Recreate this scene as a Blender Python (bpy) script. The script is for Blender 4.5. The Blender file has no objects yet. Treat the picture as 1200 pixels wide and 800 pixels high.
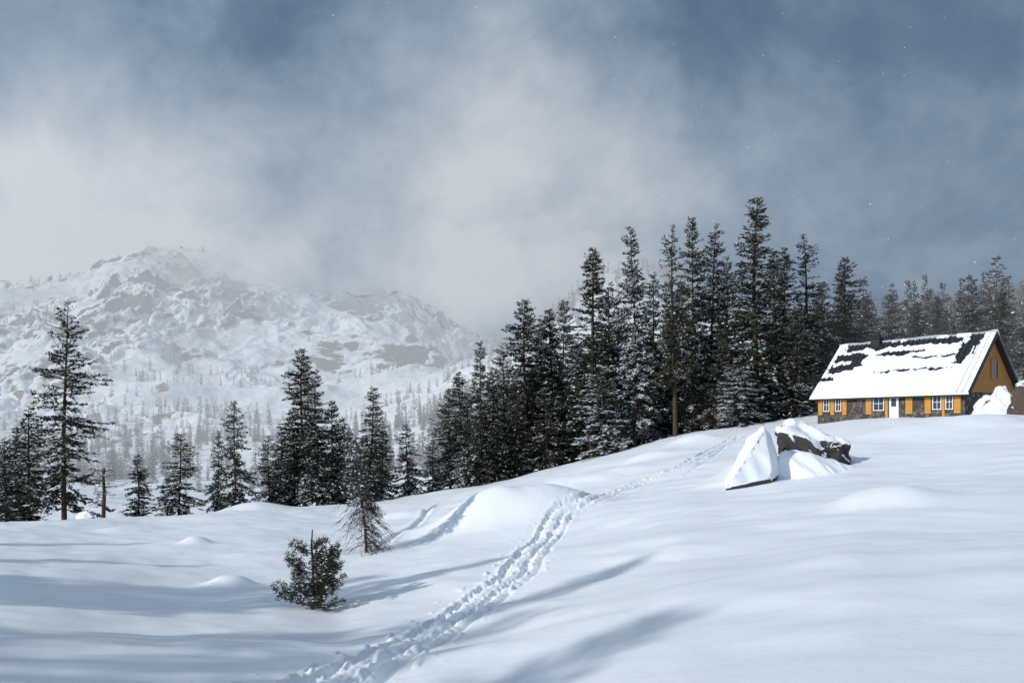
import bpy, math, numpy as np
from mathutils import Vector
F=933.0; HZ=500.0
SUN_AZ=math.radians(57); SUN_EL=math.radians(27)
scene=bpy.context.scene
scene.view_settings.view_transform='Standard'; scene.view_settings.look='None'; scene.view_settings.exposure=0
# ---------------------------------------------------------------- noise
def _h(ix,iy,seed):
    n=(ix*374761393+iy*668265263+seed*1274126177)&0x7fffffff
    n=((n^(n>>13))*1274126177)&0x7fffffff
    n=n^(n>>16)
    return (n&0xffffff)/float(0xffffff)
def vnoise(x,y,seed=0):
    x=np.asarray(x,float);y=np.asarray(y,float)
    ix=np.floor(x).astype(np.int64);iy=np.floor(y).astype(np.int64)
    fx=x-ix;fy=y-iy
    fx=fx*fx*fx*(fx*(fx*6-15)+10);fy=fy*fy*fy*(fy*(fy*6-15)+10)
    a=_h(ix,iy,seed);b=_h(ix+1,iy,seed);c=_h(ix,iy+1,seed);d=_h(ix+1,iy+1,seed)
    return ((a*(1-fx)+b*fx)*(1-fy)+(c*(1-fx)+d*fx)*fy)*2-1
def fbm(x,y,seed=0,o=4):
    s=0;a=.5
    for i in range(o):
        c,sn=math.cos(i*.7),math.sin(i*.7)
        X=(x*c-y*sn);Y=(x*sn+y*c)
        s=s+a*vnoise(X*2**i+i*17.3,Y*2**i-i*9.1,seed+i);a*=.5
    return s
def ridged(x,y,seed=0,o=6):
    s=0;a=.5;w=1
    for i in range(o):
        c,sn=math.cos(i*.9),math.sin(i*.9)
        X=(x*c-y*sn);Y=(x*sn+y*c)
        n=1-np.abs(vnoise(X*2.1**i+i*7.3,Y*2.1**i+i*3.1,seed+i)*1.3)
        n=np.clip(n,0,1)
        s=s+a*n*w;w=np.clip(n*1.3,0,1);a*=.5
    return s
# ---------------------------------------------------------------- terrain
ROWS=[
(2,   [(0,1400),(1200,1340)]),
(4,   [(0,960),(600,950),(1200,925)]),
(8,   [(0,860),(400,870),(600,850),(800,810),(1000,785),(1200,775)]),
(15,  [(0,770),(400,775),(600,750),(800,700),(1000,670),(1200,660)]),
(25,  [(0,700),(200,715),(400,712),(600,680),(800,630),(1000,605),(1200,597)]),
(40,  [(0,652),(200,657),(400,652),(600,620),(800,578),(1000,555),(1200,542)]),
(60,  [(0,622),(200,622),(400,610),(600,578),(800,532),(1000,503),(1200,488)]),
(80,  [(0,612),(200,603),(300,594),(400,590),(500,578),(600,558),(700,532),(800,508),(900,495),(1000,484),(1200,470)]),
(110, [(0,617),(200,608),(400,597),(600,560),(800,508),(1000,474),(1200,458)]),
(160, [(0,624),(200,614),(400,602),(600,562),(800,503),(1000,458),(1200,436)]),
(250, [(0,606),(400,592),(500,575),(600,545),(700,510),(800,480),(1000,430),(1200,400)]),
(400, [(0,578),(400,562),(500,540),(600,500),(700,460),(800,430),(1000,398),(1200,388)]),
(600, [(0,548),(400,532),(500,505),(600,460),(700,415),(850,390),(1000,385),(1200,384)]),
(800, [(0,520),(400,505),(500,480),(600,430),(700,365),(780,350),(900,372),(1200,420)]),
(1100,[(0,455),(170,440),(400,455),(500,440),(600,400),(660,340),(700,306),(760,288),(810,304),(900,350),(1000,385),(1200,430)]),
(1500,[(0,385),(170,352),(400,390),(500,398),(600,410),(700,400),(800,420),(1200,460)]),
(1900,[(-400,318),(0,322),(100,284),(170,262),(250,282),(320,292),(400,316),(500,340),(600,378),(700,430),(1200,470)]),
(2600,[(0,400),(600,440),(1200,480)]),
(4000,[(0,470),(1200,485)])]
NT,NR=400,420
th_ax=np.linspace(-math.radians(50),math.radians(50),NT)
u_ax=np.tan(th_ax)*F+600
lr0,lr1=math.log(2),math.log(4000)
lr_ax=np.linspace(lr0,lr1,NR)
rl=np.log([r for r,_ in ROWS])
tab=np.array([np.interp(u_ax,[p[0] for p in ps],[p[1] for p in ps]) for _,ps in ROWS])
vt=np.array([np.interp(lr_ax,rl,tab[:,j]) for j in range(NT)]).T
def smooth(a,axis,k):
    kern=np.exp(-np.linspace(-2,2,2*k+1)**2);kern/=kern.sum()
    pad=[(0,0),(0,0)];pad[axis]=(k,k)
    b=np.pad(a,pad,mode='edge')
    return np.apply_along_axis(lambda m:np.convolve(m,kern,'valid'),axis,b)
vt=smooth(smooth(vt,0,9),1,7)
zt=-(vt-HZ)/F*np.exp(lr_ax)[:,None]*np.cos(th_ax)[None,:]
MOUNDS=[] # x,y,h,sx,sy
def spot(u,y): return ((u-600)/F*y,y)
def base_h(x,y):
    r=np.hypot(x,y);th=np.arctan2(x,np.where(np.abs(y)<1e-6,1e-6,y))
    a=(np.clip(th,th_ax[0],th_ax[-1])-th_ax[0])/(th_ax[1]-th_ax[0])
    b=(np.log(np.clip(r,2.001,3999))-lr0)/(lr_ax[1]-lr_ax[0])
    i=np.clip(a.astype(int),0,NT-2);j=np.clip(b.astype(int),0,NR-2)
    fa=a-i;fb=b-j
    z=(zt[j,i]*(1-fa)+zt[j,i+1]*fa)*(1-fb)+(zt[j+1,i]*(1-fa)+zt[j+1,i+1]*fa)*fb
    return z
def gz(x,y):
    x=np.atleast_1d(np.asarray(x,float));y=np.atleast_1d(np.asarray(y,float))
    r=np.hypot(x,y)
    z=base_h(x,y)
    near=np.clip((r-3)/10,0,1)
    z=z+near*(0.40*fbm(x/9,y/7,3,4)+0.06*fbm(x/1.7+.4*y,y/2.6,8,2))*np.clip(1.3-r/300,0.3,1)
    z=z+np.clip((r-110)/150,0,1)*np.clip(r/400,0,1)*9*fbm(x/60,y/60,21,5)
    for (mx,my,h,sx,sy) in MOUNDS:
        z=z+h*np.exp(-(((x-mx)/sx)**2+((y-my)/sy)**2)**1.35)
    t=np.clip((r-700)/700,0,1)
    wx=x+60*fbm(x/200,y/200,55,3);wy=y+60*fbm(x/200+9,y/200,56,3)
    rd=ridged(wx/420+3.1,wy/420+1.7,40,4)-0.62
    # gullies and ribs run downslope (towards the valley); crags gather in patches
    patch=np.clip(.22+2.6*fbm(wx/190,wy/260,130,3),0,1)
    ribs=ridged(wx/48,wy/150,90,5)-.65
    crag=np.abs(fbm(wx/24,wy/40,160,4))
    z=z+t*(62*rd+20*fbm(wx/130,wy/150,60,4)+22*ribs*(.35+.65*patch)+32*crag*patch)
    return z
def hit(u,v,r0=6,r1=110):
    ys=np.exp(np.linspace(math.log(r0),math.log(r1),900))
    xs=(u-600)/F*ys
    vv=HZ-gz(xs,ys)/ys*F
    k=np.argmax(vv<=v)
    return xs[k],ys[k]
m=hit(605,612);MOUNDS.append((m[0],m[1]+3,1.75,3.9,2.8))
m=hit(1035,588);MOUNDS.append((m[0],m[1],.5,1.6,1.3))
m=hit(270,685);MOUNDS.append((m[0],m[1],.38,.8,.7))
m=hit(230,636);MOUNDS.append((m[0],m[1],.4,.8,.6))
m=hit(700,560);MOUNDS.append((m[0],m[1],.5,5,2.5))
m=hit(300,598);MOUNDS.append((m[0],m[1],.8,3,2))
m=hit(925,556);MOUNDS.append((m[0],m[1]+2.5,1.35,2.6,2.4))
m=hit(1110,500);MOUNDS.append((m[0],m[1],.5,5,2.5))
m=hit(560,592);MOUNDS.append((m[0],m[1],.5,2,1.2))
for (u,v,h,s) in [(812,515,.45,2.),(760,535,.35,2.),(860,560,.25,1.6),(470,605,.4,1.8),(150,622,.35,2.2),(930,665,.12,1.2),(740,610,.2,1.5)]:
    m=hit(u,v);MOUNDS.append((m[0],m[1],h,s,s*.7))
def polyw(pts):
    P=np.array([hit(*p) for p in pts]);out=[]
    for i in range(len(P)-1):
        p0=P[max(i-1,0)];p1=P[i];p2=P[i+1];p3=P[min(i+2,len(P)-1)]
        for t in np.linspace(0,1,10,endpoint=False):
            out.append(.5*((2*p1)+(-p0+p2)*t+(2*p0-5*p1+4*p2-p3)*t*t+(-p0+3*p1-3*p2+p3)*t**3))
    out.append(P[-1]);return np.array(out)
TR1=polyw([(360,810),(420,780),(500,742),(560,703),(600,672),(625,640),(652,605),(685,584),(740,570),(800,546),(840,524),(862,513)])
TR2=polyw([(452,636),(490,612),(512,592),(545,582)])
TR3=polyw([(632,640),(668,606),(705,590),(760,572),(815,548),(850,522)])
def pdist(x,y,P):
    best=np.full(x.shape,1e9);side=np.zeros(x.shape);al=np.zeros(x.shape);acc=0
    for i in range(len(P)-1):
        a=P[i];d=P[i+1]-a;L=math.hypot(*d)
        if L<1e-6: continue
        t=np.clip(((x-a[0])*d[0]+(y-a[1])*d[1])/L**2,0,1)
        dx=x-a[0]-t*d[0];dy=y-a[1]-t*d[1];q=np.hypot(dx,dy)
        s=(d[0]*(y-a[1])-d[1]*(x-a[0]))/L
        m=q<best;best=np.where(m,q,best);side=np.where(m,np.sign(s)*q,side);al=np.where(m,acc+t*L,al);acc+=L
    return best,side,al
def track_dz(x,y):
    dz=np.zeros(x.shape)
    m=(np.hypot(x,y)<120)&(np.abs(x)<40)
    xs,ys=x[m],y[m]
    q,s,al=pdist(xs,ys,TR1)
    s=s+.10*vnoise(al/2.3,al*0+3,5)
    fade=.5+.5*vnoise(al/3.1,al*0+7,15)
    gd=.14+.05*vnoise(al*2.2,s*3,44)
    g=-gd*np.exp(-((s-.36)/.13)**4)-gd*np.exp(-((s+.36)/.13)**4)-.09*np.exp(-((s+.86)/.08)**2)*(.4+.6*fade)
    rim=.035*np.exp(-((np.abs(s)-.60)/.1)**2)+.03*np.exp(-(s/.1)**2)
    inw=np.exp(-((np.abs(s)-.36)/.26)**2)
    ch=(.065*vnoise(xs*6.5,ys*4.6,31)+.045*vnoise(xs*13,ys*9,32))*inw
    sp=np.clip(vnoise(xs*4.6,ys*3.4,77)-.5,0,1)*.22*np.exp(-(q/1.2)**4)
    d1=g+rim+ch+sp
    q2,s2,al2=pdist(xs,ys,TR2)
    d2=-.2*np.exp(-(q2/.2)**2)+.05*np.exp(-((q2-.42)/.2)**2)
    q3,s3,al3=pdist(xs,ys,TR3)
    d3=(-.12*np.exp(-(q3/.14)**2)+.03*np.exp(-((q3-.3)/.12)**2))*(.6+.4*vnoise(al3*2,al3*0,91))
    dz[m]=d1*(q<1.8)+d2*(q2<1.5)+d3*(q3<1.2)*(q>.5)
    return dz
# ---------------------------------------------------------------- mesh helper
def mkmesh(name,V,quads=None,tris=None,mq=None,mt=None,smooth_=False):
    me=bpy.data.meshes.new(name)
    V=np.asarray(V,np.float32)
    nq=0 if quads is None else len(quads);nt=0 if tris is None else len(tris)
    me.vertices.add(len(V));me.vertices.foreach_set('co',V.ravel())
    me.loops.add(nq*4+nt*3);me.polygons.add(nq+nt)
    li=[];ls=[]
    if nq: li.append(np.asarray(quads,np.int32).ravel());ls.append(np.arange(nq)*4)
    if nt: li.append(np.asarray(tris,np.int32).ravel());ls.append(nq*4+np.arange(nt)*3)
    me.loops.foreach_set('vertex_index',np.concatenate(li))
    me.polygons.foreach_set('loop_start',np.concatenate(ls).astype(np.int32))
    mi=np.zeros(nq+nt,np.int32)
    if mq is not None and nq: mi[:nq]=mq
    if mt is not None and nt: mi[nq:]=mt
    me.polygons.foreach_set('material_index',mi)
    if smooth_: me.polygons.foreach_set('use_smooth',np.ones(nq+nt,bool))
    me.update(calc_edges=True);me.validate()
    return me
def add(name,me,loc=(0,0,0),parent=None,mats=()):
    for m in mats: me.materials.append(m)
    o=bpy.data.objects.new(name,me);o.location=loc
    scene.collection.objects.link(o)
    if parent: o.parent=parent
    return o
# ---------------------------------------------------------------- materials
class NT_:
    def __init__(s,tree): s.t=tree;s.n=tree.nodes;s.l=tree.links
    def new(s,ty,**k):
        n=s.n.new(ty)
        for a,b in k.items(): setattr(n,a,b)
        return n
    def set(s,sock,v):
        if isinstance(v,bpy.types.NodeSocket): s.l.new(v,sock)
        else: sock.default_value=v
    def math(s,op,a,b=0.0,c=None,clamp=False):
        n=s.new('ShaderNodeMath',operation=op);n.use_clamp=clamp
        s.set(n.inputs[0],a);s.set(n.inputs[1],b)
        if c is not None: s.set(n.inputs[2],c)
        return n.outputs[0]
    def noise(s,vec,scale,detail=4,rough=.55,dist=0):
        n=s.new('ShaderNodeTexNoise');s.set(n.inputs['Vector'],vec)
        n.inputs['Scale'].default_value=scale;n.inputs['Detail'].default_value=detail
        n.inputs['Roughness'].default_value=rough;n.inputs['Distortion'].default_value=dist
        return n.outputs['Fac']
    def ramp(s,f,stops):
        n=s.new('ShaderNodeValToRGB');s.set(n.inputs[0],f)
        e=n.color_ramp.elements
        while len(e)<len(stops): e.new(.5)
        for el,(p,c) in zip(e,stops): el.position=p;el.color=(*c,1) if len(c)==3 else c
        return n.outputs[0]
    def mixc(s,f,a,b,bt='MIX'):
        n=s.new('ShaderNodeMix',data_type='RGBA',blend_type=bt)
        s.set(n.inputs[0],f);s.set(n.inputs[6],a);s.set(n.inputs[7],b);return n.outputs[2]
    def mapr(s,v,a,b,c=0,d=1):
        n=s.new('ShaderNodeMapRange');s.set(n.inputs[0],v)
        for i,q in enumerate((a,b,c,d)): n.inputs[i+1].default_value=q
        n.interpolation_type='SMOOTHSTEP';return n.outputs[0]
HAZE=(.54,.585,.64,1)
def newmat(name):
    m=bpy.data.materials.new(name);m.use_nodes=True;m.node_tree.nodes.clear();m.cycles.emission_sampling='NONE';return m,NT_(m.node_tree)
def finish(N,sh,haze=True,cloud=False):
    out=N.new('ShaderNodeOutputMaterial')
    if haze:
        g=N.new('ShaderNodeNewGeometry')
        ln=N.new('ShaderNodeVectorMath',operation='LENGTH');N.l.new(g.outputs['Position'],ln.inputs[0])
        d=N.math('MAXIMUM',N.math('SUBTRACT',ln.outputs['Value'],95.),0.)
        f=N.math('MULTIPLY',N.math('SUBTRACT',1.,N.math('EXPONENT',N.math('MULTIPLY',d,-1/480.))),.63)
        e=N.new('ShaderNodeEmission');e.inputs[0].default_value=HAZE;e.inputs[1].default_value=1  # painted haze: emission mixed into each surface, growing with distance from the origin
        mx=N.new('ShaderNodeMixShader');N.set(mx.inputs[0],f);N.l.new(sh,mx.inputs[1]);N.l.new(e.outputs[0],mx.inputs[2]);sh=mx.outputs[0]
        if cloud:
            sp=N.new('ShaderNodeSeparateXYZ');N.l.new(g.outputs['Position'],sp.inputs[0])
            nz=N.noise(g.outputs['Position'],.0032,4,.55,.7)
            nz=N.math('MULTIPLY',N.math('SUBTRACT',nz,.5),620.)
            h=N.math('ADD',sp.outputs[2],nz)
            # painted veil: surface turns transparent with height, starting lower right of the summit
            xr=N.math('MULTIPLY',N.math('ADD',sp.outputs[0],850.),.26)
            h=N.math('ADD',h,xr)
            cf=N.mapr(h,190.,500.,0.,.97)
            tr=N.new('ShaderNodeBsdfTransparent')
            m2=N.new('ShaderNodeMixShader');N.set(m2.inputs[0],cf);N.l.new(sh,m2.inputs[1]);N.l.new(tr.outputs[0],m2.inputs[2]);sh=m2.outputs[0]
    N.l.new(sh,out.inputs[0])
def principled(N,col,rough=.8,spec=.3,normal=None):
    p=N.new('ShaderNodeBsdfPrincipled');N.set(p.inputs['Base Color'],col)
    N.set(p.inputs['Roughness'],rough);p.inputs['Specular IOR Level'].default_value=spec
    if normal is not None: N.l.new(normal,p.inputs['Normal'])
    return p
def bump(N,h,strength=.3,dist=.1):
    b=N.new('ShaderNodeBump');b.inputs['Strength'].default_value=strength;b.inputs['Distance'].default_value=dist
    N.set(b.inputs['Height'],h);return b.outputs[0]
SNOWC=(.83,.86,.895,1)
m_snow,N=newmat('snow')
tc=N.new('ShaderNodeNewGeometry').outputs['Position']
a=N.noise(tc,1.3,4,.6);b=N.noise(tc,14,2,.6)
hgt=N.math('ADD',N.math('MULTIPLY',a,.14),N.math('MULTIPLY',b,.014))
col=N.mixc(N.noise(tc,.12,2),(.80,.83,.875,1),(.85,.875,.905,1))
p=principled(N,col,.55,.25,bump(N,hgt,.4,.5))
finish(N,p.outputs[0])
def snow_rock(name,lo,hi,rock,scale,amp,haze=True,cloud=False,bs=1.):
    m,N=newmat(name);g=N.new('ShaderNodeNewGeometry')
    sp=N.new('ShaderNodeSeparateXYZ');N.l.new(g.outputs['Normal'],sp.inputs[0])
    vec=g.outputs['Position']
    if cloud:
        mp=N.new('ShaderNodeMapping');N.l.new(vec,mp.inputs[0]);mp.inputs['Scale'].default_value=(1,.45,.8);vec=mp.outputs[0]
    n1=N.noise(vec,scale,7,.72)
    v=N.math('ADD',sp.outputs[2],N.math('MULTIPLY',N.math('SUBTRACT',n1,.5),amp))
    if cloud:
        n0=N.noise(g.outputs['Position'],.0048,3,.55,.4)
        v=N.math('ADD',v,N.math('MULTIPLY',N.math('SUBTRACT',n0,.45),-1.8))
    f=N.mapr(v,lo,hi)
    rc=N.mixc(N.noise(g.outputs['Position'],scale*4,4,.7),tuple(c*.5 for c in rock[:3])+(1,),rock)
    c=N.mixc(f,rc,SNOWC)
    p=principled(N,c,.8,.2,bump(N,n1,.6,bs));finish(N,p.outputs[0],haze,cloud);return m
m_mtn=snow_rock('mountain_snow_and_rock',.50,.60,(.11,.10,.098,1),.030,1.35,True,True,5.)
m_rock=snow_rock('boulder_rock',.22,.34,(.075,.07,.068,1),1.2,.35,True,False,.2)
m_slab=snow_rock('snowed_in_rock',-.30,-.18,(.06,.055,.055,1),1.0,.25,True,False,.06)
m_brock=snow_rock('brown_rock',.50,.62,(.13,.095,.07,1),1.5,.4,True,False,.2)
def foliage(name,c1,c2):
    m,N=newmat(name);g=N.new('ShaderNodeNewGeometry');oi=N.new('ShaderNodeObjectInfo')
    n=N.noise(g.outputs['Position'],1.1,2,.6)
    n=N.math('ADD',N.math('MULTIPLY',n,1.4),N.math('MULTIPLY',oi.outputs['Random'],.35))
    f=N.mapr(n,.5,1.25)
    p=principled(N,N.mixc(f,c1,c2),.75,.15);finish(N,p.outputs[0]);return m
m_needle=foliage('conifer_needles',(.022,.028,.020,1),(.070,.070,.044,1))
m_bark,N=newmat('bark')
g=N.new('ShaderNodeNewGeometry')
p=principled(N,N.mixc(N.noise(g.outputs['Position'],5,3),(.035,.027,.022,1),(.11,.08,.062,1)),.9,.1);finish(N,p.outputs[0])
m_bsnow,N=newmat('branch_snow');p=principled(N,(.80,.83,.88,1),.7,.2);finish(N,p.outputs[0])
m_dead,N=newmat('dead_wood');g=N.new('ShaderNodeNewGeometry')
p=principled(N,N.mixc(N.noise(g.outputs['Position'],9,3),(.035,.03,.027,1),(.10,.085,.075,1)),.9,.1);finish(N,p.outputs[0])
m_pine=foliage('young_pine_needles',(.026,.030,.020,1),(.085,.080,.052,1))
TREE_M=[m_bark,m_needle,m_bsnow]
# ---------------------------------------------------------------- ground meshes
def polar(th,rs,dzf=None):
    T,R=np.meshgrid(th,rs);x=np.sin(T)*R;y=np.cos(T)*R
    z=gz(x.ravel(),y.ravel())
    if dzf is not None: z=z+dzf(x.ravel(),y.ravel())
    V=np.stack([x.ravel(),y.ravel(),z],1)
    nr,nc=len(rs),len(th);i=np.arange(nr-1)[:,None]*nc+np.arange(nc-1)[None,:];i=i.ravel()
    return V,np.stack([i,i+1,i+1+nc,i+nc],1)
d=math.radians
th=np.concatenate([np.linspace(d(-180),d(-42),50,endpoint=False),np.linspace(d(-42),d(42),960,endpoint=False),np.linspace(d(42),d(180),50)])
rs=np.concatenate([[0.02,.5,1,1.7],np.exp(np.arange(math.log(2.5),math.log(10),.012)),np.exp(np.arange(math.log(10),math.log(50),.0040)),np.exp(np.arange(math.log(50.1),math.log(115),.0055)),np.exp(np.linspace(math.log(115.3),math.log(760),170))])
V,Q=polar(th,rs,track_dz)
add('snow_ground',mkmesh('snow_ground',V,Q[:,::-1],smooth_=True),mats=[m_snow])
mth=np.linspace(d(-62),d(62),1200);mrs=np.concatenate([np.linspace(755,2150,460),np.linspace(2170,3900,30)])
V,Q=polar(mth,mrs)
add('mountain',mkmesh('mountain',V,Q[:,::-1],smooth_=True),mats=[m_mtn])
# ---------------------------------------------------------------- conifers
def tube(P,R,k=7):
    P=np.asarray(P,float);n=len(P);V=[];Q=[]
    for i in range(n):
        t=P[min(i+1,n-1)]-P[max(i-1,0)];t=t/np.linalg.norm(t)
        a=np.cross(t,[0,1,.13] if abs(t[1])<.9 else [1,0,0]);a/=np.linalg.norm(a);b=np.cross(t,a)
        for j in range(k):
            an=2*math.pi*j/k;V.append(P[i]+R[i]*(math.cos(an)*a+math.sin(an)*b))
    for i in range(n-1):
        for j in range(k):
            Q.append((i*k+j,i*k+(j+1)%k,(i+1)*k+(j+1)%k,(i+1)*k+j))
    return np.array(V),np.array(Q)
def conifer(seed,H=20,R=2.7,clear=.06,dens=17,ns=24,snow=.12,spl=.40,rag=.35,pw=.7,wood=True,bare_top=0.,lowpoly=False,droop=.28):
    g=np.random.default_rng(seed)
    nb=int(H*dens)
    t=clear+(1-clear-.01)*g.random(nb)
    t=np.sort(t)
    az=g.random(nb)*2*math.pi
    prof=np.minimum(1,1.15*(1-t)**pw)*(1-.3*np.clip((clear+.12-t)/.12,0,1))
    lump=1+rag*vnoise(az*1.1+seed,t*H/1.6,seed)+rag*.6*vnoise(t*H/.8,t*0+seed,seed+1)
    L=R*prof*lump*g.uniform(.55,1.1,nb)+.15
    e0=-.38+.95*t**1.5+g.normal(0,.2,nb)
    wob=lambda tt:np.stack([.12*np.sin(tt*5+seed),.12*np.cos(tt*4+seed*2)],-1)*(H/20)
    def trunk(tt): w=wob(tt);return np.stack([w[...,0],w[...,1],tt*H],-1)
    V=[];Q=[];MQ=[];T=[];MT=[];off=0
    ts=np.linspace(0,1,12);P=trunk(ts);P[0,2]=-1.2
    v,q=tube(P,H*.0105*(1-ts)**.9+.012,4 if lowpoly else 7);V.append(v);Q.append(q);MQ.append(np.zeros(len(q)));off+=len(v)
    bd=np.stack([np.cos(az),np.sin(az)],1)
    def bp(i,s):
        p=trunk(t[i]);l=L[i]
        xy=bd[i]*(l*s*np.cos(e0[i]*.6))[:,None]
        z=l*(np.sin(e0[i])*s-droop*s**2+.22*s**3)
        p=p.copy();p[:,:2]+=xy;p[:,2]+=z;return p
    if wood:
        ii=np.arange(nb)
        for ax in (0,1):
            p0=bp(ii,np.zeros(nb));p1=bp(ii,np.full(nb,.5));p2=bp(ii,np.full(nb,.97))
            per=np.stack([-bd[:,1],bd[:,0],0*az],1) if ax==0 else np.tile([0,0,1.],(nb,1))
            w=.018+.006*L[:,None]
            vv=np.stack([p0-per*w,p0+per*w,p1+per*w*.7,p1-per*w*.7,p2+per*.006,p2-per*.006],1).reshape(-1,3)
            b=off+np.arange(nb)*6
            q=np.concatenate([np.stack([b,b+1,b+2,b+3],1),np.stack([b+3,b+2,b+4,b+5],1)])
            V.append(vv);Q.append(q);MQ.append(np.zeros(len(q)));off+=len(vv)
    n=np.maximum(4,(L*ns).astype(int))
    if bare_top>0: n=np.where((t>1-bare_top)&(g.random(nb)<.7),1,n)
    i=np.repeat(np.arange(nb),n);m=len(i)
    s=.06+.94*g.random(m)**.7
    p=bp(i,s)
    sd=np.sign(g.random(m)-.5)*g.uniform(.1,1.35,m);a2=az[i]+sd
    tl=g.normal(-.42,.4,m)+.75*t[i]
    dr=np.stack([np.cos(a2)*np.cos(tl),np.sin(a2)*np.cos(tl),np.sin(tl)],1)
    l=spl*g.uniform(.5,1.2,m)*(.7+.45*(1-t[i]));
    roll=g.uniform(-1.5,1.5,m)
    hp=np.stack([-np.sin(a2),np.cos(a2),0*a2],1);up=np.cross(dr,hp)
    pe=hp*np.cos(roll)[:,None]+up*np.sin(roll)[:,None]
    w=l*g.uniform(.12,.24,m)
    p=p+g.normal(0,.05,(m,3))
    a_=p;b_=p+dr*(l*.45)[:,None]+pe*w[:,None];c_=p+dr*l[:,None];d_=p+dr*(l*.4)[:,None]-pe*w[:,None]
    vv=np.stack([a_,b_,c_,d_],1).reshape(-1,3);b=off+np.arange(m)*4
    V.append(vv);Q.append(np.stack([b,b+1,b+2,b+3],1));MQ.append(np.ones(m));off+=len(vv)
    if snow>0:
        bs=(vnoise(az*1.3+9,t*H/1.1,seed+5)*.5+.5)
        pr=np.clip(snow*2.2*bs[i]**1.7,0,1)*(.25+s*.9)
        k=np.where(g.random(m)<pr)[0];mm=len(k)
        c=p[k]+dr[k]*(l[k]*.45)[:,None]+[0,0,.05]
        a3=a2[k];f=np.stack([np.cos(a3),np.sin(a3),tl[k]*.6],1);h=hp[k]
        ll=l[k]*g.uniform(.28,.6,mm);ww=ll*g.uniform(.35,.6,mm);hh=ll*g.uniform(.25,.5,mm)
        vv=np.stack([c-f*ll[:,None],c+h*ww[:,None],c+f*ll[:,None],c-h*ww[:,None],c+np.stack([0*hh,0*hh,hh],1)],1).reshape(-1,3)
        b=off+np.arange(mm)*5
        tr=np.concatenate([np.stack([b+x,b+(x+1)%4,b+4],1) for x in range(4)])
        V.append(vv);T.append(tr);MT.append(np.full(len(tr),2));off+=len(vv)
    V=np.concatenate(V);Q=np.concatenate(Q);MQ=np.concatenate(MQ)
    if T: T=np.concatenate(T);MT=np.concatenate(MT)
    else: T=np.zeros((0,3),int);MT=np.zeros(0)
    return V,Q,T,MQ,MT
def template(name,*a,**k):
    H=k.get('H',20)
    V,Q,T,MQ,MT=conifer(*a,**k);V=V/H
    me=mkmesh(name,V,Q,T if len(T) else None,MQ,MT if len(MT) else None)
    for m in TREE_M: me.materials.append(m)
    return me
TALL=[template('tall_fir_a',11,H=22,R=2.7,snow=.17),
      template('tall_fir_b',12,H=22,R=2.4,snow=.13,clear=.12,rag=.5),
      template('tall_fir_c',13,H=22,R=2.9,snow=.24,rag=.5,pw=.6),
      template('tall_fir_d',14,H=22,R=2.2,snow=.12,clear=.22,rag=.6,pw=.55),
      template('tall_fir_e',17,H=22,R=2.5,snow=.19,clear=.05,rag=.6,pw=.5)]
SNOWY=[template('snowy_fir_a',21,H=20,R=2.4,snow=.9,clear=.08,rag=.5),template('snowy_fir_b',22,H=10,R=2.0,snow=1.2,spl=.36,ns=22,rag=.5)]
SMALL=[template('small_fir_a',31,H=10,R=1.6,snow=.20,dens=22,ns=24,spl=.32),template('small_fir_b',32,H=10,R=1.9,snow=.27,dens=20,ns=22,spl=.32,rag=.45),
       template('small_fir_c',33,H=10,R=1.3,snow=.16,dens=22,ns=24,spl=.30)]
RAG=[template('ragged_fir',41,H=22,R=2.6,snow=.16,dens=13,ns=20,rag=.9,pw=.5,bare_top=.16)]
TRK=[template('open_fir',51,H=22,R=2.1,snow=.15,dens=12,ns=16,rag=.8,clear=.24,pw=.55)]
g=np.random.default_rng(5)
RW={}
for L_,r_ in ((TALL,(2.7/22,2.4/22,2.9/22,2.2/22,2.6/22)),(SNOWY,(.12,.2)),(SMALL,(.16,.19,.13)),(RAG,(.118,)),(TRK,(.095,))):
    for a_,b_ in zip(L_,r_): RW[a_.name]=b_
def plant(u,vtop,wpx,y,kind,name='fir_tree'):
    x=(u-600)/F*y;z=float(gz(x,y)[0])-.15
    H=(HZ-vtop)/F*y-z
    me=kind[int(g.integers(len(kind)))]
    sxy=np.clip((wpx/F*y/2)/(RW[me.name]*H)*1.12,.7,2.)*H
    o=add(name,me,(x,y,z));o.scale=(sxy,sxy,H);o.rotation_euler=(g.normal(0,.012),g.normal(0,.012),g.random()*6.28)
    return o
T_,S_,M_=TALL,SNOWY,SMALL
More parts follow.
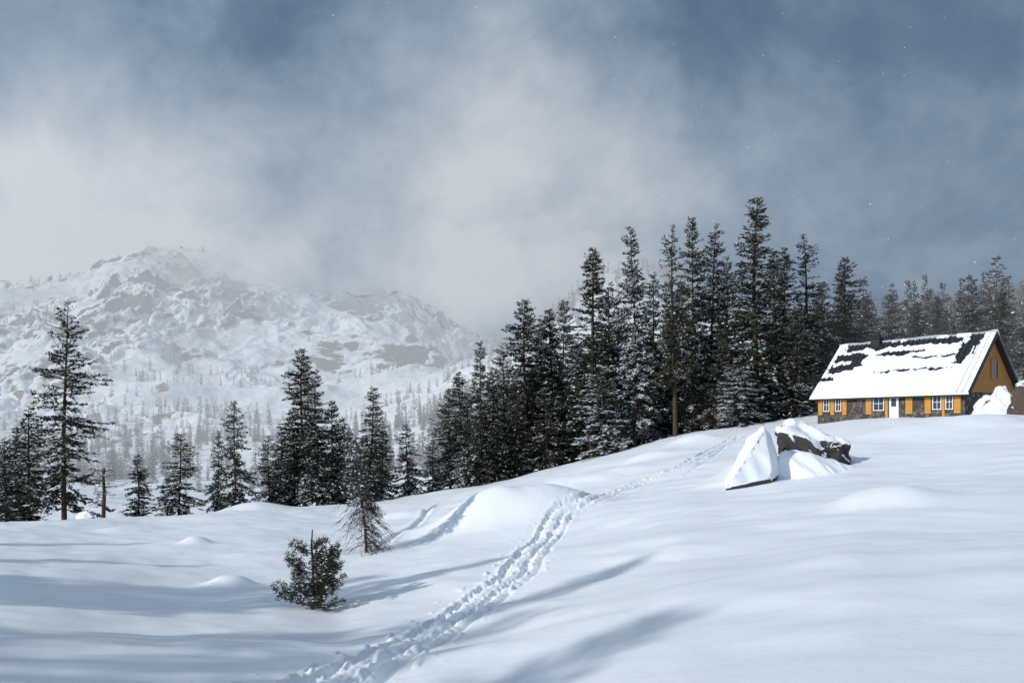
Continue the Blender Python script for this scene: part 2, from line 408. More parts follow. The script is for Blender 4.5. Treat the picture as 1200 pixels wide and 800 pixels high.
for a in [
 (8,512,34,80,M_),(33,478,46,77,M_),(75,350,62,76,RAG),(162,533,30,80,M_),(210,508,46,80,M_),(256,505,24,82,M_),(275,470,42,79,M_),
 (316,510,34,82,M_),(328,502,30,84,M_),(355,408,46,82,T_),(371,432,50,80,T_),(388,470,40,84,M_),(433,452,52,79,T_),(478,497,38,82,M_),
 (507,515,26,84,M_),(527,455,40,88,T_),(541,435,44,84,T_),(562,398,44,88,T_),(577,430,36,84,T_),(590,405,40,92,T_),(552,480,36,80,M_),
 (604,440,40,84,T_),(617,350,54,88,T_),(634,375,44,95,T_),(648,362,48,90,T_),(660,352,44,98,T_),(672,400,44,86,T_),
 (695,290,64,84,T_),(712,330,50,92,T_),(706,430,66,80,SNOWY[1:]),(745,266,52,82,SNOWY[:1]),(728,360,46,95,T_),(765,318,48,90,T_),
 (790,262,46,80,TRK),(780,350,44,94,T_),(812,256,46,84,T_),(833,264,42,86,T_),(800,330,46,96,T_),(850,300,46,92,T_),(845,380,40,80,T_),
 (884,230,88,80,T_[:1]),(866,420,60,76,SNOWY[1:]),(903,295,50,90,T_),(921,290,44,84,T_),(945,275,50,84,TRK),(932,360,44,78,T_),(966,330,46,96,T_),
 (990,302,48,100,T_),(1012,350,46,110,T_),(1045,345,44,120,T_),(1075,355,46,120,T_),(1100,348,46,130,T_),(1140,322,36,112,T_),(1172,338,36,105,T_),(1210,350,40,100,T_),
 (682,450,44,88,M_),(640,455,44,84,M_),(820,420,44,90,M_),(755,450,44,86,SNOWY[1:]),(900,430,44,84,M_),(975,420,40,90,M_),(580,500,34,82,M_),
 (610,470,40,90,M_),(660,450,46,92,M_),(735,440,46,92,M_),(790,430,46,94,M_),(870,400,50,94,T_),(835,400,50,98,T_),(940,420,44,92,M_),(770,400,44,100,T_),(700,400,50,100,T_),
 (345,480,34,86,M_),(400,500,34,88,M_),(20,500,36,84,M_),(448,500,30,88,M_),(625,430,40,100,T_),(590,470,40,96,T_),(548,460,36,96,T_),
 ]: plant(*a)
# trees standing left of the view, whose shadows cross the snow
for (x,y,H) in [(-27,13,16),(-24,5,17),(-37,9,19),(-21,-3,15),(-50,27,16),(-17,-8,13),(-33,14,15),(-29,-2,18),(-40,20,14),(-19,2,11)]:
    me=TALL[int(g.integers(5))];o=add('fir_tree',me,(x,y,float(gz(x,y)[0])-.2));o.scale=(H*1.25,H*1.25,H);o.rotation_euler[2]=g.random()*6
# ---------------------------------------------------------------- tree masses
def mass(name,pts,heights,variants):
    Vs=[];Qs=[];MQ=[];off=0
    for (x,y,z),H in zip(pts,heights):
        v,q,mq=variants[int(g.integers(len(variants)))]
        a=g.random()*6.28;c,s=math.cos(a),math.sin(a);k=g.uniform(.8,1.25)
        w=np.stack([(v[:,0]*c-v[:,1]*s)*H*k+x,(v[:,0]*s+v[:,1]*c)*H*k+y,v[:,2]*H+z-.3],1)
        Vs.append(w);Qs.append(q+off);MQ.append(mq);off+=len(v)
    return add(name,mkmesh(name,np.concatenate(Vs),np.concatenate(Qs),mq=np.concatenate(MQ)),mats=TREE_M)
def lp(seed,dens,ns,spl,R=2.3,H=20,sn=.1):
    V,Q,T,MQ,MT=conifer(seed,H=H,R=R,dens=dens,ns=ns,spl=spl,snow=0,wood=False,rag=.4,lowpoly=True,clear=.06)
    MQ=MQ.copy();r=np.random.default_rng(seed).random(len(MQ));MQ[(MQ==1)&(r<sn)]=2
    return V/H,Q,MQ
MID=[lp(60+i,9,7,.72,sn=.07) for i in range(4)]
FAR=[lp(70+i,3.5,2.6,1.8,sn=.08) for i in range(4)]
def scatter(n,u0,u1,r0,r1,dens):
    U=g.uniform(u0,u1,n);Y=np.sqrt(g.uniform(r0**2,r1**2,n))
    X=(U-600)/F*Y
    k=dens(U,X,Y)>g.random(n)
    X,Y=X[k],Y[k];Z=gz(X,Y)
    return np.stack([X,Y,Z],1)
P=scatter(1500,900,1420,115,430,lambda U,X,Y:np.clip(.75+.9*fbm(X/40,Y/40,2,2),0.1,1))
mass('hillside_forest',P,g.uniform(10,19,len(P)),MID)
P=scatter(600,620,960,130,640,lambda U,X,Y:np.clip(.45+1.2*fbm(X/40,Y/40,2,2),0.05,1))
mass('hill_trees',P,g.uniform(7,14,len(P)),FAR)
P=scatter(1400,-80,640,250,760,lambda U,X,Y:np.clip(.06+2.4*fbm(X/80,Y/60,6,2)+np.clip((U-330)/350,0,.6),0.005,1))
mass('valley_trees',P,g.uniform(10,23,len(P)),MID)
P=scatter(4500,-80,900,780,1750,lambda U,X,Y:np.clip(.05+2.0*fbm(X/160,Y/120,9,3)-np.clip((Y-1000)/900,0,.5)+np.clip((U-350)/400,0,.6),0.0,1))
mass('mountain_trees',P,g.uniform(8,18,len(P)),FAR)
# ---------------------------------------------------------------- young pine, leaning tree, snag
def stick_tree(name,loc,stems,tuft_len,tufts,snowp,mats,seed,needle=True):
    gg=np.random.default_rng(seed);V=[];Q=[];MQ=[];T=[];MT=[];off=0
    for P,r0,r1 in stems:
        P=np.array(P,float);v,q=tube(P,np.linspace(r0,r1,len(P)),5);V.append(v);Q.append(q+off);MQ.append(np.zeros(len(q)));off+=len(v)
    for (c,dirn,size,ndl) in tufts:
        n=int(ndl);d_=gg.normal(0,.75,(n,3))+np.array(dirn)*1.1;d_/=np.linalg.norm(d_,axis=1)[:,None]
        l=size*gg.uniform(.6,1.1,n);st=np.array(c)+gg.normal(0,size*.35,(n,3))
        pe=np.cross(d_,gg.normal(0,1,(n,3)));pe/=np.linalg.norm(pe,axis=1)[:,None];w=.010+l*.055
        a=st-pe*w[:,None]*.6;b=st+pe*w[:,None]*.6;c2=st+d_*(l*.6)[:,None]+pe*w[:,None];e=st+d_*l[:,None]
        vv=np.stack([a,b,c2,e],1).reshape(-1,3);bb=off+np.arange(n)*4
        V.append(vv);Q.append(np.stack([bb,bb+1,bb+2,bb+3],1));MQ.append(np.ones(n));off+=len(vv)
        if gg.random()<snowp:
            for _ in range(2):
                cc=np.array(c)+gg.normal(0,size*.35,3)+[0,0,size*.4];s=size*gg.uniform(.25,.55)
                ang=gg.random()*6.28+np.arange(5)*1.2566
                ring=np.stack([np.cos(ang),np.sin(ang),gg.normal(0,.12,5)],1)*s*gg.uniform(.7,1.1,(5,1))+cc
                vv=np.vstack([ring,cc+[0,0,s*.5],cc-[0,0,s*.2]])
                for x in range(5):
                    T.append((off+x,off+(x+1)%5,off+5));T.append((off+(x+1)%5,off+x,off+6));MT+= [2,2]
                V.append(vv);off+=7
    me=mkmesh(name,np.concatenate(V),np.concatenate(Q),np.array(T) if T else None,np.concatenate(MQ),np.array(MT) if T else None)
    return add(name,me,loc,mats=mats)
def young_pine(u,v,H,seed):
    gg=np.random.default_rng(seed);x,y=hit(u,v);z=float(gz(x,y)[0]);stems=[];tufts=[]
    stems.append(([(0,0,-.4),(0.03,0,.5*H),(-.02,0,.8*H),(.0,.02,H)],.05,.018))
    stems.append(([(0.02,0,.1),(0.22,0.05,.3*H),(.30,0,.55*H),(.33,.02,.72*H)],.04,.012))
    def branch(b,a,L,up,nt=5):
        dx,dy=math.cos(a),math.sin(a)
        f=lambda s:(b[0]+dx*L*s,b[1]+dy*L*s,b[2]+L*(up*s-.3*s+.5*s*s))
        stems.append(([b]+[f(s) for s in (.35,.7,1.)],.020,.008))
        for s in np.linspace(.4,1.,nt):
            c=np.array(f(s))+gg.normal(0,.05,3);tufts.append((tuple(c),(dx*.6,dy*.6,.6),.125,24))
            if gg.random()<.6:
                a2=a+gg.choice([-1,1])*gg.uniform(.5,1.1);l2=L*.3;e=c+np.array([math.cos(a2)*l2,math.sin(a2)*l2,l2*.3])
                stems.append(([tuple(c),tuple(e)],.01,.006));tufts.append((tuple(e),(math.cos(a2)*.6,math.sin(a2)*.6,.6),.125,22))
    for k in range(46):
        t=gg.uniform(.0,.76);a=gg.random()*6.28
        L=H*(.40*(1-t)**.55)*gg.uniform(.5,1.1)
        branch((0,0,max(.1,t*H)),a,L,gg.uniform(.1,.6) if t>.15 else gg.uniform(.05,.3))
    branch((0,0,.15),3.3,H*.50,.25,6)
    for k in range(12):
        t=gg.uniform(.3,.7);branch((.3,0,t*H),gg.uniform(-1.5,1.5),H*.18,.5,3)
    for s in (.80,.86): tufts.append(((0,0,s*H),(0,0,1),.09,8))
    return stick_tree('young_pine_tree',(x,y,z),stems,.15,tufts,.75,[m_dead,m_pine,m_bsnow],seed)
young_pine(366,714,2.45,3)
def leaning(u,v,H,seed):
    gg=np.random.default_rng(seed);x,y=hit(u,v);z=float(gz(x,y)[0]);stems=[];tufts=[]
    lean=lambda t:np.array([-.05*H*t-.13*H*t*t,0,H*t])
    stems.append(([lean(t) if t>0 else (0,0,-.5) for t in np.linspace(0,1,8)],.085,.012))
    for k in range(340):
        t=gg.uniform(.03,.98);a=gg.random()*6.28;L=H*(.22*(1-t)**.9+.03)*gg.uniform(.4,1.15);b=lean(t)
        dx,dy=math.cos(a),math.sin(a);dr=-gg.uniform(.3,1.3)
        if t<.45: dx=abs(dx) if gg.random()<.5 else dx
        P=[b]+[b+np.array([dx*L*s,dy*L*s,L*dr*s*s+.06*s]) for s in (.4,.75,1.)]
        stems.append((P,.014,.004))
        for _ in range(4):
            s=gg.uniform(.3,.9);c=b+np.array([dx*L*s,dy*L*s,L*dr*s*s]);a2=a+gg.uniform(-1,1);l2=L*.4
            stems.append(([c,c+np.array([math.cos(a2)*l2*.6,math.sin(a2)*l2*.6,-l2*.25]),c+np.array([math.cos(a2)*l2,math.sin(a2)*l2,-l2*.7])],.007,.003))
        if gg.random()<.85:
            s=gg.uniform(.3,1);tufts.append((b+np.array([dx*L*s,dy*L*s,L*dr*s*s]),(dx*.4,dy*.4,-.5),.17,15 if t>.35 else 5))
    return stick_tree('leaning_fir_tree',(x,y,z),stems,.1,tufts,.95,[m_dead,m_needle,m_bsnow],seed)
leaning(430,647,6.7,8)
def snag(u,vt,y,seed):
    gg=np.random.default_rng(seed);x=(u-600)/F*y;z=float(gz(x,y)[0]);H=(HZ-vt)/F*y-z;stems=[([(0,0,-.5),(.1,0,H*.5),(0.02,0,H*.8),(.1,0,H)],.2,.09)];tufts=[]
    for k in range(22):
        t=gg.uniform(.25,.97);dx=gg.choice([-1,1]);L=gg.uniform(.5,1.6)*(1 if t>.5 else .6);r=.05
        st=[(0.05,0,t*H),(dx*L*.5,gg.normal(0,.3),t*H+.1*L),(dx*L,gg.normal(0,.6),t*H+gg.uniform(-.4,.25)*L)]
        stems.append((st,r,.012))
        for s in (1,2): tufts.append((st[s],(dx*.4,0,-.3),.25,12))
    return stick_tree('broken_snag',(x,y,z),stems,.1,tufts,.8,[m_dead,m_needle,m_bsnow],seed)
snag(121,548,74,4)
# ---------------------------------------------------------------- boulders
import bmesh
def boulder(name,loc,pts,mat,sub=3,rough=.12,seed=1):
    bm=bmesh.new()
    for p in pts: bm.verts.new(p)
    bmesh.ops.convex_hull(bm,input=bm.verts)
    for v in [v for v in bm.verts if not v.link_faces]: bm.verts.remove(v)
    bmesh.ops.triangulate(bm,faces=bm.faces)
    bmesh.ops.bevel(bm,geom=bm.edges[:],offset=.08,segments=2,affect='EDGES',profile=.6)
    bmesh.ops.triangulate(bm,faces=bm.faces)
    for _ in range(sub):
        es=[e for e in bm.edges if e.calc_length()>.16]
        if es: bmesh.ops.subdivide_edges(bm,edges=es,cuts=1);bmesh.ops.triangulate(bm,faces=bm.faces)
    bm.normal_update()
    co=np.array([v.co[:] for v in bm.verts]);no=np.array([v.normal[:] for v in bm.verts])
    n=fbm(co[:,0]*1.7+co[:,2]*1.3,co[:,1]*1.7-co[:,2],seed,4)*rough
    for v,q,nn in zip(bm.verts,n,no): v.co+=Vector(nn)*float(q)
    me=bpy.data.meshes.new(name);bm.to_mesh(me);bm.free()
    me.polygons.foreach_set('use_smooth',np.ones(len(me.polygons),bool))
    return add(name,me,loc,mats=[mat])
x,y=hit(872,571);zb=-(571-HZ)/F*y-.1
slab_e=bpy.data.objects.new('snow_covered_slab',None);scene.collection.objects.link(slab_e);slab_e.location=(x,y,zb)
o=boulder('slab',(0,0,0),[(-1.0,-.3,.05),(1.35,0,.55),(1.1,.3,3.0),(.95,.4,3.05),(.3,.9,2.3),(-.9,.1,.3),(1.9,2,2.5),(2.2,1.4,.6),(2.4,2,1.2),(0,2.2,-.4),(-.7,.5,-.5),(1.2,.5,-.3)],m_slab,4,.10,3);o.parent=slab_e
o=boulder('footing',(0,0,0),[(-1.05,-.2,-.5),(-.95,-.38,.12),(1.3,-.12,.6),(1.3,.2,-.3),(.5,.8,.2)],m_rock,3,.08,4);o.parent=slab_e
y=float(y)+2.2;x=(952-600)/F*y;zr=-(546-HZ)/F*y
bo=boulder('snow_covered_boulder',(x,y,zr),[(-1.5,.5,-.9),(-1.7,.5,1.55),(-1.2,.1,1.7),(-.3,-.2,1.35),(.3,-.3,.75),(1.0,0,1.05),(2.0,.3,1.15),(2.1,.6,1.25),(0,1.6,2.2),(-.9,1.6,2.3),(2.2,1.8,.4),(0,-.2,-.9),(2,.6,-.6)],m_rock,4,.38,5)
o=boulder('snow_bank',(-.2,-.9,-.1),[(-2.2,0,-.9),(-1.6,.2,.85),(-.6,.1,.75),(.5,0,.05),(2.0,.3,.1),(3.0,.4,-.6),(0,-1.2,-.7),(1.4,-1.0,-.7),(-.8,1,.9),(1.5,1,.2)],m_slab,4,.22,15);o.parent=bo
x,y=spot(1213,50);z=float(gz(x,y)[0])
boulder('brown_boulder',(x,y,z),[(-1.4,0,-.6),(-1.3,.2,1.1),(-.9,.3,2.0),(.4,.3,2.8),(1.6,0,2.2),(2,.5,-.5),(.1,-.8,-.5),(0,-.5,1.6),(0,1.8,2.0),(-1,1.5,-.5)],m_brock,4,.25,8)
x,y=spot(1168,53);z=float(gz(x,y)[0])
boulder('snow_pile',(x,y,z),[(-2.0,0,-.6),(-1.0,.2,.5),(.0,.2,1.6),(.8,.4,2.1),(1.5,0,-.5),(0,-1.3,-.3),(-.5,1.5,.9),(.7,-.5,.9)],m_slab,4,.4,9)
x,y=spot(98,72);z=float(gz(x,y)[0])
boulder('small_boulder',(x,y,z),[(-.9,0,-.3),(-.6,.1,.55),(.2,0,.8),(.9,.1,.2),(.9,.8,-.3),(-.5,.9,.3),(0,-.3,-.3)],m_slab,3,.12,11)
# ---------------------------------------------------------------- cabin
cab=bpy.data.objects.new('stone_cabin',None);scene.collection.objects.link(cab)
cab.location=(26.1,68,0);cab.rotation_euler[2]=math.atan2(-.826,.562)
CL,CW,EZ,RZ=12.2,7.6,2.72,6.85
def box(name,x0,x1,y0,y1,z0,z1,mat,bev=.0):
    bm=bmesh.new();bmesh.ops.create_cube(bm,size=1)
    for v in bm.verts: v.co=Vector((x0+(v.co.x+.5)*(x1-x0),y0+(v.co.y+.5)*(y1-y0),z0+(v.co.z+.5)*(z1-z0)))
    if bev: bmesh.ops.bevel(bm,geom=bm.edges[:],offset=bev,segments=1,affect='EDGES')
    me=bpy.data.meshes.new(name);bm.to_mesh(me);bm.free();return add(name,me,parent=cab,mats=[mat])
def omat(name,fn):
    m,N=newmat(name);tc=N.new('ShaderNodeTexCoord').outputs['Object'];fn(N,tc);return m
def f_stone(N,tc):
    v=N.new('ShaderNodeTexVoronoi');v.feature='F1';N.l.new(tc,v.inputs['Vector']);v.inputs['Scale'].default_value=3.2
    e=N.new('ShaderNodeTexVoronoi');e.feature='DISTANCE_TO_EDGE';N.l.new(tc,e.inputs['Vector']);e.inputs['Scale'].default_value=3.2
    sp=N.new('ShaderNodeSeparateColor');N.l.new(v.outputs['Color'],sp.inputs[0])
    c=N.ramp(sp.outputs[0],[(0,(.05,.045,.045)),(.5,(.10,.09,.08)),(1,(.19,.16,.14))])
    f=N.mapr(e.outputs['Distance'],.02,.07)
    c=N.mixc(f,(.05,.048,.045,1),c)
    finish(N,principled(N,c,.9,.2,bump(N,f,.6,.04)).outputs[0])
m_stone=omat('stone_wall',f_stone)
def f_wood(N,tc):
    b=N.new('ShaderNodeTexWave');b.bands_direction='Z';N.l.new(tc,b.inputs['Vector']);b.inputs['Scale'].default_value=1.6;b.inputs['Distortion'].default_value=.6
    n=N.noise(tc,6,4)
    c=N.mixc(n,(.33,.14,.035,1),(.58,.28,.08,1));c=N.mixc(N.mapr(b.outputs['Fac'],0,.25,.55,0),c,(.12,.055,.018,1))
    finish(N,principled(N,c,.7,.3).outputs[0])
m_wood=omat('orange_shingles',f_wood)
def flat(name,c,rough=.6,spec=.4,var=.25,sc=4):
    def f(N,tc):
        n=N.noise(tc,sc,4);cc=N.mixc(n,tuple(q*(1-var) for q in c)+(1,),tuple(min(1,q*(1+var)) for q in c)+(1,));finish(N,principled(N,cc,rough,spec).outputs[0])
    return omat(name,f)
m_shut=flat('yellow_shutter',(.53,.26,.05),.6,.3,.3,7);m_white=flat('white_paint',(.72,.72,.71),.6,.3,.06);m_glass=flat('window_glass',(.04,.055,.075),.12,.6)
m_dark=flat('dark_metal_roof',(.022,.024,.029),.5,.3);m_rsnow,N=newmat('roof_snow')
finish(N,principled(N,SNOWC,.6,.2,bump(N,N.noise(N.new('ShaderNodeTexCoord').outputs['Object'],3,4),.3,.1)).outputs[0])
m_brick=flat('chimney_brick',(.04,.034,.032),.9,.2,.5,9)
bm=bmesh.new()
def poly(bm,pts): return bm.faces.new([bm.verts.new(p) for p in pts])
poly(bm,[(0,0,-2),(CL,0,-2),(CL,0,EZ),(0,0,EZ)]);poly(bm,[(CL,CW,-2),(0,CW,-2),(0,CW,EZ),(CL,CW,EZ)])
poly(bm,[(CL,0,-2),(CL,CW,-2),(CL,CW,EZ),(CL,0,EZ)]);poly(bm,[(0,CW,-2),(0,0,-2),(0,0,EZ),(0,CW,EZ)])
me=bpy.data.meshes.new('walls');bm.to_mesh(me);bm.free();add('walls',me,parent=cab,mats=[m_stone])
bm=bmesh.new();k=.06
poly(bm,[(CL+k,-.02,EZ-.15),(CL+k,CW+.02,EZ-.15),(CL+k,CW+.02,EZ),(CL+k,CW/2,RZ),(CL+k,-.02,EZ)])
poly(bm,[(-k,CW,EZ-.2),(-k,0,EZ-.2),(-k,0,EZ),(-k,CW/2,RZ),(-k,CW,EZ)])
me=bpy.data.meshes.new('gable_shingles');bm.to_mesh(me);bm.free();add('gable_shingles',me,parent=cab,mats=[m_wood])
def window(a,b,z0,z1,mull=1):
    box('window_glass',a,b,-.03,.02,z0,z1,m_glass)
    w=.07
    for (p,q,r,s) in ((a-w,a,z0-w,z1+w),(b,b+w,z0-w,z1+w),(a,b,z1,z1+w),(a,b,z0-w,z0)):
        box('window_frame',p,q,-.09,.02,r,s,m_white)
    for i in range(mull):
        c=a+(b-a)*(i+1)/(mull+1);box('window_muntin',c-.02,c+.02,-.06,-.031,z0,z1,m_white)
    c=(z0+z1)/2;box('window_muntin',a,b,-.055,-.032,c-.02,c+.02,m_white)
def shutter(a,b,z0,z1):
    box('shutter',a,b,-.08,-.01,z0,z1,m_shut,.01)
    box('shutter_rail',a+.04,b-.04,-.11,-.081,z0+.25,z0+.33,m_shut)
    box('shutter_rail',a+.04,b-.04,-.11,-.081,z1-.3,z1-.22,m_shut)
z0,z1=1.35,2.35
shutter(.1,.5,1.0,2.45);window(.65,1.1,z0,z1);shutter(1.25,1.62,1.0,2.45);window(1.78,2.2,z0,z1);shutter(2.35,2.75,1.0,2.45)
shutter(4.45,4.95,1.0,2.45);window(5.15,5.95,z0,z1);box('shutter_panel',6.1,6.32,-.08,-.01,.6,2.45,m_shut)
box('door',6.42,7.2,-.07,.01,.3,2.42,m_white,.02);box('door_pane',6.62,7.0,-.1,-.071,1.6,2.2,m_glass);shutter(7.75,8.3,1.0,2.45)
shutter(9.25,9.72,1.0,2.45);window(9.9,10.45,z0,z1);box('shutter_panel',10.55,10.75,-.08,-.01,.6,2.45,m_shut);window(10.87,11.3,z0,z1);shutter(11.42,11.9,1.0,2.45)
box('wall_plate',-.1,CL+.05,-.12,-.005,2.56,2.70,m_dark)
gx=CL+k+.005
box('gable_window_glass',gx,gx+.03,CW/2-.1,CW/2+.8,3.7,5.0,m_glass)
for (p,q,r,s) in ((-.2,-.1,3.6,5.1),(.8,.9,3.6,5.1),(-.1,.8,5.0,5.1),(-.1,.8,3.6,3.7)):
    box('gable_window_frame',gx,gx+.08,CW/2+p,CW/2+q,r,s,m_wood)
box('gable_window_glass',gx-.05,gx,CW-2.1,CW-1.3,1.5,2.4,m_glass)
OX,OY=.45,.45
pitch=(RZ-EZ)/(CW/2)
def roof_side(sgn):
    ye=-OY;ze=EZ-OY*pitch
    a=Vector((-OX,ye,ze));b=Vector((CL+OX,ye,ze));c=Vector((CL+OX,CW/2,RZ));d_=Vector((-OX,CW/2,RZ));up=Vector((0,0,.22))
    bm=bmesh.new()
    pts=[a,b,c,d_,a+up,b+up,c+up,d_+up]
    if sgn<0: pts=[Vector((p.x,CW-p.y+.001,p.z)) for p in pts]
    vs=[bm.verts.new(p) for p in pts]
    for f in ((0,3,2,1),(4,5,6,7),(0,1,5,4),(1,2,6,5),(3,0,4,7)): bm.faces.new([vs[i] for i in f])
    n=int((CL+2*OX)/.42)
    for i in range(n+1):
        x=-OX+.02+i*(CL+2*OX-.06)/n
        q=[Vector((x,ye,ze+.22)),Vector((x+.03,ye,ze+.22)),Vector((x+.03,CW/2,RZ+.22)),Vector((x,CW/2,RZ+.22))]
        h=Vector((0,0,.09));q=q+[p+h for p in q]
        if sgn<0: q=[Vector((p.x,CW-p.y,p.z)) for p in q]
        w=[bm.verts.new(p) for p in q]
        for f in ((4,5,6,7),(0,1,5,4),(1,2,6,5),(3,0,4,7)): bm.faces.new([w[j] for j in f])
    bmesh.ops.recalc_face_normals(bm,faces=bm.faces)
    me=bpy.data.meshes.new('roof_panel');bm.to_mesh(me);bm.free();add('roof_panel',me,parent=cab,mats=[m_dark])
roof_side(1);roof_side(-1)
def roof_snow(sgn):
    na,nb=420,220
    A,B=np.meshgrid(np.linspace(0,1,na),np.linspace(0,1.0,nb))
    X=-OX-.03+A*(CL+2*OX+.06);Y=-OY-.06+B*(CW/2+OY+.06);Z=EZ-OY*pitch+.22+(Y+OY)*pitch
    if sgn>0:
        mk=np.ones(A.shape)
        wx=A+.012*vnoise(A*30,B*14,3)+.008*vnoise(A*80,B*40,5);wy=B+.03*vnoise(A*16,B*6,4)+.022*vnoise(A*50,B*22,6)
        for (a0,a1,b0,b1) in [(.02,.20,.45,.63),(.03,.22,.66,.86),(.07,.26,.88,1.1),(-.1,.11,.30,.41),(.17,.25,.52,.78),(.25,.37,.84,1.1),(.33,.84,.86,.99),(.30,.62,.73,.80),(.56,.83,.63,.70),(.83,.895,.48,.88),(.855,.93,.78,1.1),(.35,.85,.395,.45),(.90,.925,.62,.8)]:
            d_=np.minimum(np.minimum(wx-a0,a1-wx)*13.,np.minimum(wy-b0,b1-wy)*6.)
            mk=np.minimum(mk,np.clip(.45-d_*9,0,1))
        thin=np.clip((A-.91)/.02,0,1)
        th_=.15*(1-thin)+.085*thin
        low=np.clip((.5-B)/.4,0,1)*(1-thin)*.10
        th_=(th_+low)*mk+(.03*vnoise(A*18,B*9,7))*(1-thin)*mk
        edge=np.minimum(np.minimum(A,1-A)*40,B*14);th_=th_*np.clip(edge,0.,1)**.5
        Z=Z+th_*1.35-.03
    else:
        Z=Z+.2+.05*vnoise(A*12,B*6,8);Y=CW-Y
    V=np.stack([X.ravel(),Y.ravel(),Z.ravel()],1)
    i=(np.arange(nb-1)[:,None]*na+np.arange(na-1)[None,:]).ravel();q=np.stack([i,i+1,i+1+na,i+na],1)
    if sgn<0: q=q[:,::-1]
    add('roof_snow',mkmesh('roof_snow',V,q,smooth_=True),parent=cab,mats=[m_rsnow])
roof_snow(1);roof_snow(-1)
box('chimney',2.7,3.5,CW/2-.35,CW/2+.45,6.3,7.45,m_brick,.03);box('chimney_cap',2.6,3.6,CW/2-.45,CW/2+.55,7.452,7.58,m_dark,.02)
box('flue',2.9,3.3,CW/2-.1,CW/2+.3,7.58,7.95,m_dark,.08)
for yy,sg in ((0,1),(CW,-1)):
    bm=bmesh.new()
    a=Vector((CL+OX+.004,-OY-.02,EZ-OY*pitch-.05));b=Vector((CL+OX+.004,CW/2,RZ-.05));u_=Vector((0,0,.3));t_=Vector((.05,0,0))
    pts=[a,b,b+u_,a+u_,a+t_,b+t_,b+u_+t_,a+u_+t_]
    if sg<0: pts=[Vector((p.x,CW-p.y,p.z)) for p in pts]
    vs=[bm.verts.new(p) for p in pts]
    for q in ((0,1,2,3),(4,5,6,7),(0,1,5,4),(2,3,7,6),(0,3,7,4),(1,2,6,5)): bm.faces.new([vs[i] for i in q])
    bmesh.ops.recalc_face_normals(bm,faces=bm.faces)
    me=bpy.data.meshes.new('rake_board');bm.to_mesh(me);bm.free();add('rake_board',me,parent=cab,mats=[m_dark])
# ---------------------------------------------------------------- falling snow
gg=np.random.default_rng(77);V=[];T=[];off=0
for k_ in range(300):
    y=gg.uniform(5,30);x=gg.uniform(-.8,.8)*y;z=gg.uniform(-.05,.6)*y;r=gg.uniform(.004,.013)*(y/14)**.6
    o=np.array([(1,0,0),(-1,0,0),(0,1,0),(0,-1,0),(0,0,1),(0,0,-1)])*r+[x,y,z];V.append(o)
    for f in ((0,2,4),(2,1,4),(1,3,4),(3,0,4),(2,0,5),(1,2,5),(3,1,5),(0,3,5)): T.append([off+i for i in f])
    off+=6
add('falling_snow',mkmesh('falling_snow',np.concatenate(V),None,np.array(T)),mats=[m_bsnow])
# ---------------------------------------------------------------- light
to_sun=Vector((-math.sin(SUN_AZ)*math.cos(SUN_EL),-math.cos(SUN_AZ)*math.cos(SUN_EL),math.sin(SUN_EL)))
sl=bpy.data.lights.new('sun','SUN');sl.energy=3.0;sl.angle=math.radians(1.0);sl.color=(1,.96,.91)
so=bpy.data.objects.new('sun',sl);scene.collection.objects.link(so);so.rotation_euler=(-to_sun).to_track_quat('-Z','Y').to_euler()
w=bpy.data.worlds.new('World');scene.world=w;w.use_nodes=True;w.node_tree.nodes.clear();N=NT_(w.node_tree)
sky=N.new('ShaderNodeTexSky',sky_type='NISHITA');sky.sun_disc=False;sky.sun_elevation=SUN_EL
sky.sun_rotation=math.atan2(to_sun.x,to_sun.y);sky.altitude=2000
gen=N.new('ShaderNodeTexCoord').outputs['Generated']
nv=N.new('ShaderNodeVectorMath',operation='NORMALIZE');N.l.new(gen,nv.inputs[0]);dirv=nv.outputs[0]
mp=N.new('ShaderNodeMapping');N.l.new(dirv,mp.inputs[0]);mp.inputs['Scale'].default_value=(1,1,1.1);mp.inputs['Rotation'].default_value=(.1,.5,.2)
n1=N.noise(mp.outputs[0],3.6,6,.55,.4);n2=N.noise(mp.outputs[0],10,5,.6,.3)
cov=N.math('ADD',N.math('MULTIPLY',N.math('SUBTRACT',n1,.5),1.15),.39)
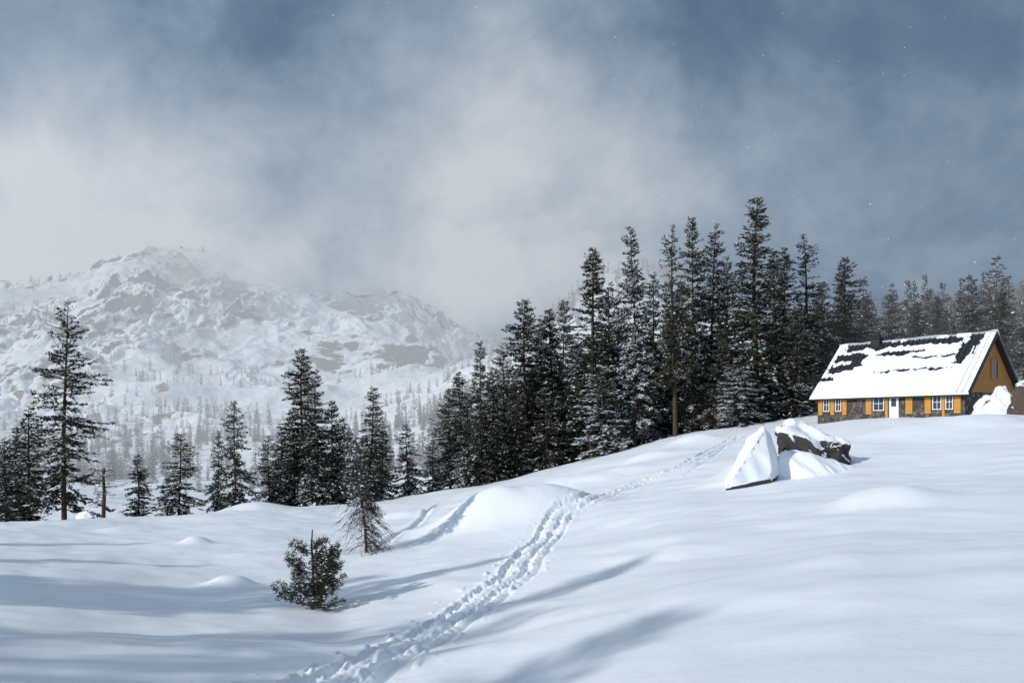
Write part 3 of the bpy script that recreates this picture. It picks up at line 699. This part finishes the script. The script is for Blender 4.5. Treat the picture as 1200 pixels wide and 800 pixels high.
cov=N.math('ADD',cov,N.math('MULTIPLY',N.math('SUBTRACT',n2,.5),.45))
def lobe(D,rho):
    dp=N.new('ShaderNodeVectorMath',operation='DOT_PRODUCT');N.l.new(dirv,dp.inputs[0]);dp.inputs[1].default_value=D
    k_=1/(1-math.cos(math.radians(rho)))
    return N.math('EXPONENT',N.math('MULTIPLY',N.math('SUBTRACT',dp.outputs['Value'],1.),k_))
for (u,v,rho,wt) in [(200,320,15,.50),(530,100,7,.10),(90,180,7,.10),(760,190,9,.24),(330,40,8,-.28),(20,20,9,-.28),(880,50,8,-.14),(1130,170,14,-.14),(930,180,6,.10),(680,330,9,.34),(0,330,10,.12),(520,320,8,.32),(-600,300,30,.3)]:
    cov=N.math('ADD',cov,N.math('MULTIPLY',lobe(Vector(((u-600)/F,1,(HZ-v)/F)).normalized(),rho),wt))
ccol=N.ramp(cov,[(0,(.085,.14,.215)),(.3,(.145,.21,.295)),(.6,(.29,.36,.445)),(.85,(.45,.50,.56)),(1,(.55,.58,.63))])
# added fill: sky brightened in a wide lobe around the sun, behind the view
fill_glow=N.math('ADD',1.,N.math('MULTIPLY',lobe(to_sun,48),1.8))
b1=N.new('ShaderNodeBackground');N.l.new(sky.outputs[0],b1.inputs[0]);b1.inputs[1].default_value=.07
b2=N.new('ShaderNodeBackground');N.l.new(ccol,b2.inputs[0]);N.l.new(fill_glow,b2.inputs[1])
mx=N.new('ShaderNodeMixShader');N.set(mx.inputs[0],N.mapr(cov,-.1,.45,.55,1.));N.l.new(b1.outputs[0],mx.inputs[1]);N.l.new(b2.outputs[0],mx.inputs[2])
out=N.new('ShaderNodeOutputWorld');N.l.new(mx.outputs[0],out.inputs[0])
# ---------------------------------------------------------------- camera
cd=bpy.data.cameras.new('camera');cd.lens=28;cd.sensor_width=36;cd.shift_y=100/1200;cd.clip_start=.1;cd.clip_end=12000
co=bpy.data.objects.new('camera',cd);scene.collection.objects.link(co);co.location=(0,0,0);co.rotation_euler=(math.pi/2,0,0)
scene.camera=co
